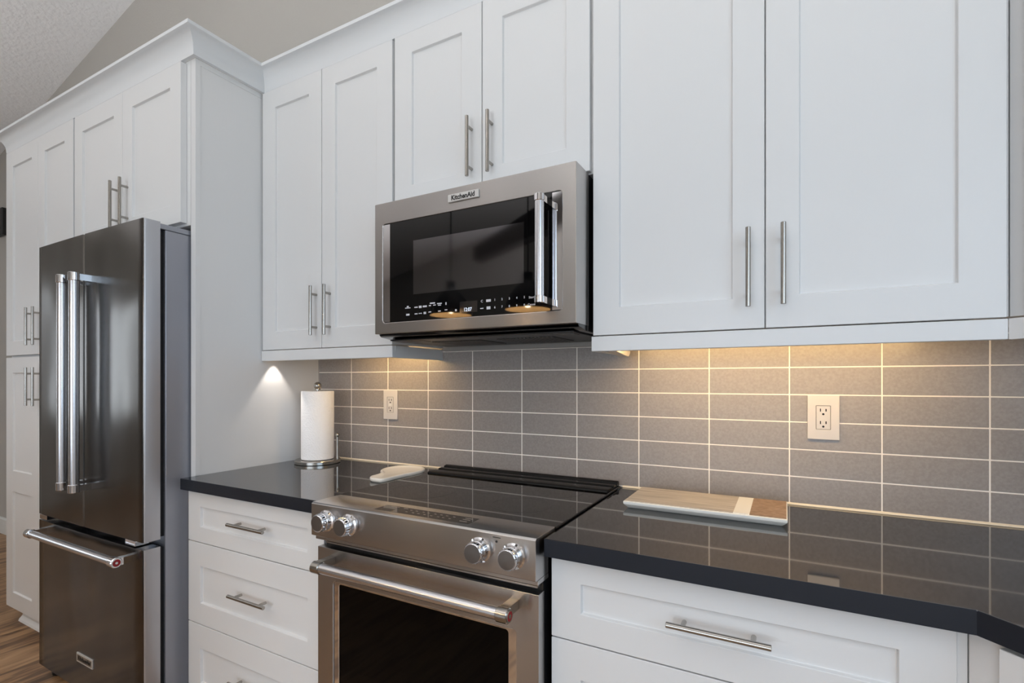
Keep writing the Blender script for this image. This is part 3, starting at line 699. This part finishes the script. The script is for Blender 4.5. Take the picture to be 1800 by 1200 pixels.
# ------------------------------------------------------------------ wall outlets
def outlet(cx, cz, w_, h_, label, gfci):
    t = thing('wall_outlet', label, 'electrical outlet', (cx, -0.008, cz))
    y1 = -0.0079; y0 = y1 - 0.0065
    bm = B(); ring_plate(bm, cx - w_ / 2, cx + w_ / 2, cz - h_ / 2, cz + h_ / 2, cx - 0.0175, cx + 0.0175, cz - 0.0335, cz + 0.0335, y0, y1, 0.0015)
    fin('cover_plate', bm, M['plate'], t, bevel=0.0012)
    bm = B(); box(bm, cx - 0.0168, cx + 0.0168, y0 + 0.0006, y1, cz - 0.0328, cz + 0.0328)
    rc = fin('receptacle', bm, M['plate'], t, bevel=0.0006)
    bm = B()
    for zc in (cz + 0.0175, cz - 0.0175):
        box(bm, cx - 0.0080, cx - 0.0055, y0 + 0.0001, y0 + 0.0008, zc - 0.001, zc + 0.0075)
        box(bm, cx + 0.0052, cx + 0.0080, y0 + 0.0001, y0 + 0.0008, zc - 0.0005, zc + 0.0070)
        cyl(bm, (cx, y0 + 0.0008, zc - 0.0080), (cx, y0 + 0.0001, zc - 0.0080), 0.0030, 14)
    fin('socket_slot', bm, M['ink'], rc)
    bm = B()
    for s in (-1, 1): box(bm, cx + s * 0.0172 - 0.0004, cx + s * 0.0172 + 0.0004, y0 - 0.00005, y0 + 0.0008, cz - 0.033, cz + 0.033); box(bm, cx - 0.0172, cx + 0.0172, y0 - 0.00005, y0 + 0.0008, cz + s * 0.0332 - 0.0004, cz + s * 0.0332 + 0.0004)
    fin('shadow_gap', bm, mat('outlet_gap_grey', (120, 116, 112), 0.8), rc)
    if gfci:
        bm = B(); box(bm, cx - 0.0075, cx + 0.0075, y0 - 0.0005, y0 + 0.001, cz + 0.0008, cz + 0.0045); box(bm, cx - 0.0075, cx + 0.0075, y0 - 0.0005, y0 + 0.001, cz - 0.0045, cz - 0.0008)
        fin('reset_button', bm, M['base'], rc, bevel=0.0003)
outlet(1.8325, 1.1685, 0.0770, 0.1240, 'white outlet plate on the tiles right of the range', False)
outlet(0.2378, 1.1685, 0.0770, 0.1260, 'white outlet plate on the tiles beside the paper towels', True)

# ------------------------------------------------------------------ things on the counters
ct = 0.9141
t = thing('paper_towel_holder', 'brushed metal paper towel holder on the left countertop', 'paper towel holder', (-0.060, -0.143, ct))
hx, hy = -0.0620, -0.1430
bm = B(); lathe(bm, [(0, 0), (0.0930, 0), (0.0950, 0.002), (0.0950, 0.0130), (0.0925, 0.0160), (0, 0.0175)], (hx, hy, ct), seg=56); fin('base', bm, M['nickel'], t, smooth=True)
bm = B(); cyl(bm, (hx, hy, ct + 0.017), (hx, hy, ct + 0.318), 0.0050, 16); fin('rod', bm, M['nickel'], t, smooth=True)
bm = B(); lathe(bm, [(0, 0.0), (0.012, 0.0), (0.012, 0.004)] + [(0.0165 * math.sin(a), 0.0185 - 0.0165 * math.cos(a)) for a in [0.75 + k * (PI - 0.75) / 10 for k in range(11)]], (hx, hy, ct + 0.3175), seg=24); fin('finial', bm, M['nickel'], t, smooth=True)
ax_, ay_ = 0.0150, -0.1030
bm = B(); cyl(bm, (ax_, ay_, ct + 0.016), (ax_, ay_, ct + 0.112), 0.0052, 16); sphere(bm, (ax_, ay_, ct + 0.120), 0.0095); fin('tension_arm', bm, M['nickel'], t, smooth=True)
bm = B(); lathe(bm, [(0.0200, 0.001), (0.0665, 0.001), (0.0680, 0.003), (0.0680, 0.293), (0.0665, 0.2955), (0.0200, 0.2955), (0.0200, 0.001)], (hx, hy, ct + 0.0172), seg=64)
roll = fin('paper_towel_roll', bm, M['paper'], smooth=True, label='white quilted paper towel roll standing on the metal holder', cat='paper towels')

# spoon rest: a flat ceramic spoon shape, bowl by the wall, handle to the front
def spoon_outline(n=48):
    pts = []
    C_ = [(0.352, -0.352), (0.330, -0.320), (0.345, -0.250), (0.330, -0.190)]
    return pts
ctrl = [(.478,-.352),(.447,-.348),(.425,-.325),(.420,-.285),(.405,-.250),(.370,-.215),(.352,-.165),(.362,-.112),(.40,-.082),(.45,-.078),(.49,-.095),(.512,-.135),(.514,-.18),(.508,-.23),(.505,-.28),(.506,-.325),(.498,-.348)]
def catmull(c, k=5):
    out = []; n = len(c)
    for i in range(n):
        a, b, d, e_ = [Vector(c[(i + j) % n]) for j in (-1, 0, 1, 2)]
        for s in range(k):
            u = s / k; out.append(0.5 * ((2 * b) + (d - a) * u + (2 * a - 5 * b + 4 * d - e_) * u * u + (3 * b - a - 3 * d + e_) * u ** 3))
    return out
sp = catmull(ctrl); cen = sum(sp, Vector((0, 0))) / len(sp)
bm = B(); rows = []
def inset(p, d):
    n = len(p); o = []
    for i in range(n):
        tg = (p[(i + 1) % n] - p[i - 1]).normalized(); o.append(p[i] + Vector((tg.y, -tg.x)) * d)
    return o
area_s = sum(sp[i - 1].x * sp[i].y - sp[i].x * sp[i - 1].y for i in range(len(sp)))
sg = 1 if area_s < 0 else -1
for d, z in ((0.006, 0.0), (0.001, 0.004), (0.0, 0.010), (0.0015, 0.0145), (0.004, 0.0160), (0.008, 0.0150), (0.012, 0.0115), (0.016, 0.0100)):
    rows.append([bm.verts.new((p.x, p.y, ct + z)) for p in inset(sp, d * sg)])
for a, b in zip(rows, rows[1:]):
    for i in range(len(sp)): bm.faces.new((a[i], a[(i + 1) % len(sp)], b[(i + 1) % len(sp)], b[i]))
bm.faces.new(rows[0][::-1]); bm.faces.new(rows[-1])
fin('spoon_rest', bm, M['ceramic'], smooth=True, angle=60, label='off-white ceramic spoon rest on the left countertop next to the cooktop', cat='spoon rest')

# serving board
t = thing('serving_board', 'long pale wooden serving board with a brown end on the right countertop', 'serving board', (1.54, -0.18, ct))
def board_seg(x0, x1, m_, name, zt=0.0215, el=0.0, er=0.0):
    bm = B(); y0, y1 = -0.2800, -0.0720; b = 0.0
    box(bm, x0 + el, x1 - er, y0 + 0.004, y1 - 0.004, ct + 0.0195, ct + zt); return fin(name, bm, m_, t)
bm = B(); x0, x1, y0, y1 = 1.3370, 1.7440, -0.2820, -0.0710
lo = [bm.verts.new((x, y, ct)) for x, y in ((x0 + 0.012, y0 + 0.012), (x1 - 0.012, y0 + 0.012), (x1 - 0.012, y1 - 0.008), (x0 + 0.012, y1 - 0.008))]
mi_ = [bm.verts.new((x, y, ct + 0.012)) for x, y in ((x0, y0), (x1, y0), (x1, y1), (x0, y1))]
hi = [bm.verts.new((x, y, ct + 0.020)) for x, y in ((x0, y0), (x1, y0), (x1, y1), (x0, y1))]
for a, b in ((lo, mi_), (mi_, hi)):
    for i in range(4): bm.faces.new((a[i], a[(i + 1) % 4], b[(i + 1) % 4], b[i]))
bm.faces.new(lo[::-1]); bm.faces.new(hi)
fin('underside', bm, M['boardedge'], t, bevel=0.002)
board_seg(1.3400, 1.6210, M['boardwood'], 'wood_surface'); board_seg(1.6210, 1.6590, M['boardedge'], 'inlay_band'); board_seg(1.6590, 1.7410, M['boardbrown'], 'end_surface')

# ------------------------------------------------------------------ left background: black wall box on the back wall
bm = B(); box(bm, -4.080, -3.93, -0.036, -0.001, 2.478, 2.702)
fin('wall_speaker', bm, M['black'], bevel=0.006, label='black rectangular box mounted on the wall left of the pantry', cat='speaker')

# ------------------------------------------------------------------ pendants over the island behind the photographer (seen mirrored in the microwave)
for k, (px, py) in enumerate(((-0.735, -2.62), (-0.010, -2.62))):
    t = thing('pendant_lamp', ('matte black dome pendant lamp mirrored at the left of the microwave door', 'matte black dome pendant lamp mirrored at the right of the microwave door')[k], 'lamp', (px, py, 1.82), group='pendant lamps')
    z = 1.82
    pr = [(0.178, 0), (0.180, 0.004), (0.170, 0.055), (0.140, 0.12), (0.092, 0.18), (0.050, 0.215), (0.040, 0.24), (0.040, 0.285), (0.0, 0.29)]
    inn = [(0.173, 0.0), (0.165, 0.055), (0.135, 0.117), (0.088, 0.175), (0.0, 0.205)]
    bm = B(); lathe(bm, pr, (px, py, z), seg=40); fin('shade', bm, M['pendant'], t, smooth=True)
    bm = B(); lathe(bm, [(0.178, 0)] + inn, (px, py, z + 0.0005), seg=40); fin('shade_lining', bm, M['pendant_in'], t, smooth=True)
    bm = B(); cyl(bm, (px, py, z + 0.28), (px, py, ceil_z(px) - 0.001), 0.006, 10); fin('cord', bm, M['pendant'], t, smooth=True)
    bm = B(); sphere(bm, (px, py, z + 0.09), 0.035); fin('bulb', bm, M['bulb'], t, smooth=True)
    l = bpy.data.lights.new('pendant_glow', 'POINT'); l.energy = 15; l.color = (1.0, 0.74, 0.45); l.shadow_soft_size = 0.04
    o = bpy.data.objects.new('pendant_glow', l); COL.objects.link(o); o.location = (px, py, z + 0.06)
# unseen kitchen island, added to bounce light and give the steel pale reflections
t = thing('added_island', 'unseen pale kitchen island with a dark top, added to bounce light', 'kitchen island', (-0.35, -2.85, 0.0))
bm = B(); box(bm, -1.35, 0.20, -3.10, -2.27, 0.10, 0.8725); fin('carcass', bm, M['paint'], t)
bm = B(); box(bm, -1.33, 0.18, -3.04, -2.33, 0.0, 0.10); fin('toe_kick', bm, M['paint'], t)
bm = B(); box(bm, -1.40, 0.25, -3.30, -2.235, 0.8728, 0.914); fin('island_top', bm, M['counter'], t, bevel=0.0014)
# recessed ceiling lights
for k, (px, py) in enumerate(((-1.60, -3.05), (-0.70, -2.40), (-0.65, -3.55), (0.10, -2.80), (1.9, -2.3), (2.3, -4.0), (-3.2, -2.6))):
    zc = ceil_z(px)
    l = bpy.data.lights.new('recessed_glow', 'SPOT'); l.energy = 11; l.color = (1.0, 0.90, 0.78); l.spot_size = math.radians(120); l.spot_blend = 0.8; l.shadow_soft_size = 0.06
    o = bpy.data.objects.new('recessed_glow', l); COL.objects.link(o); o.location = (px, py, zc - 0.03)
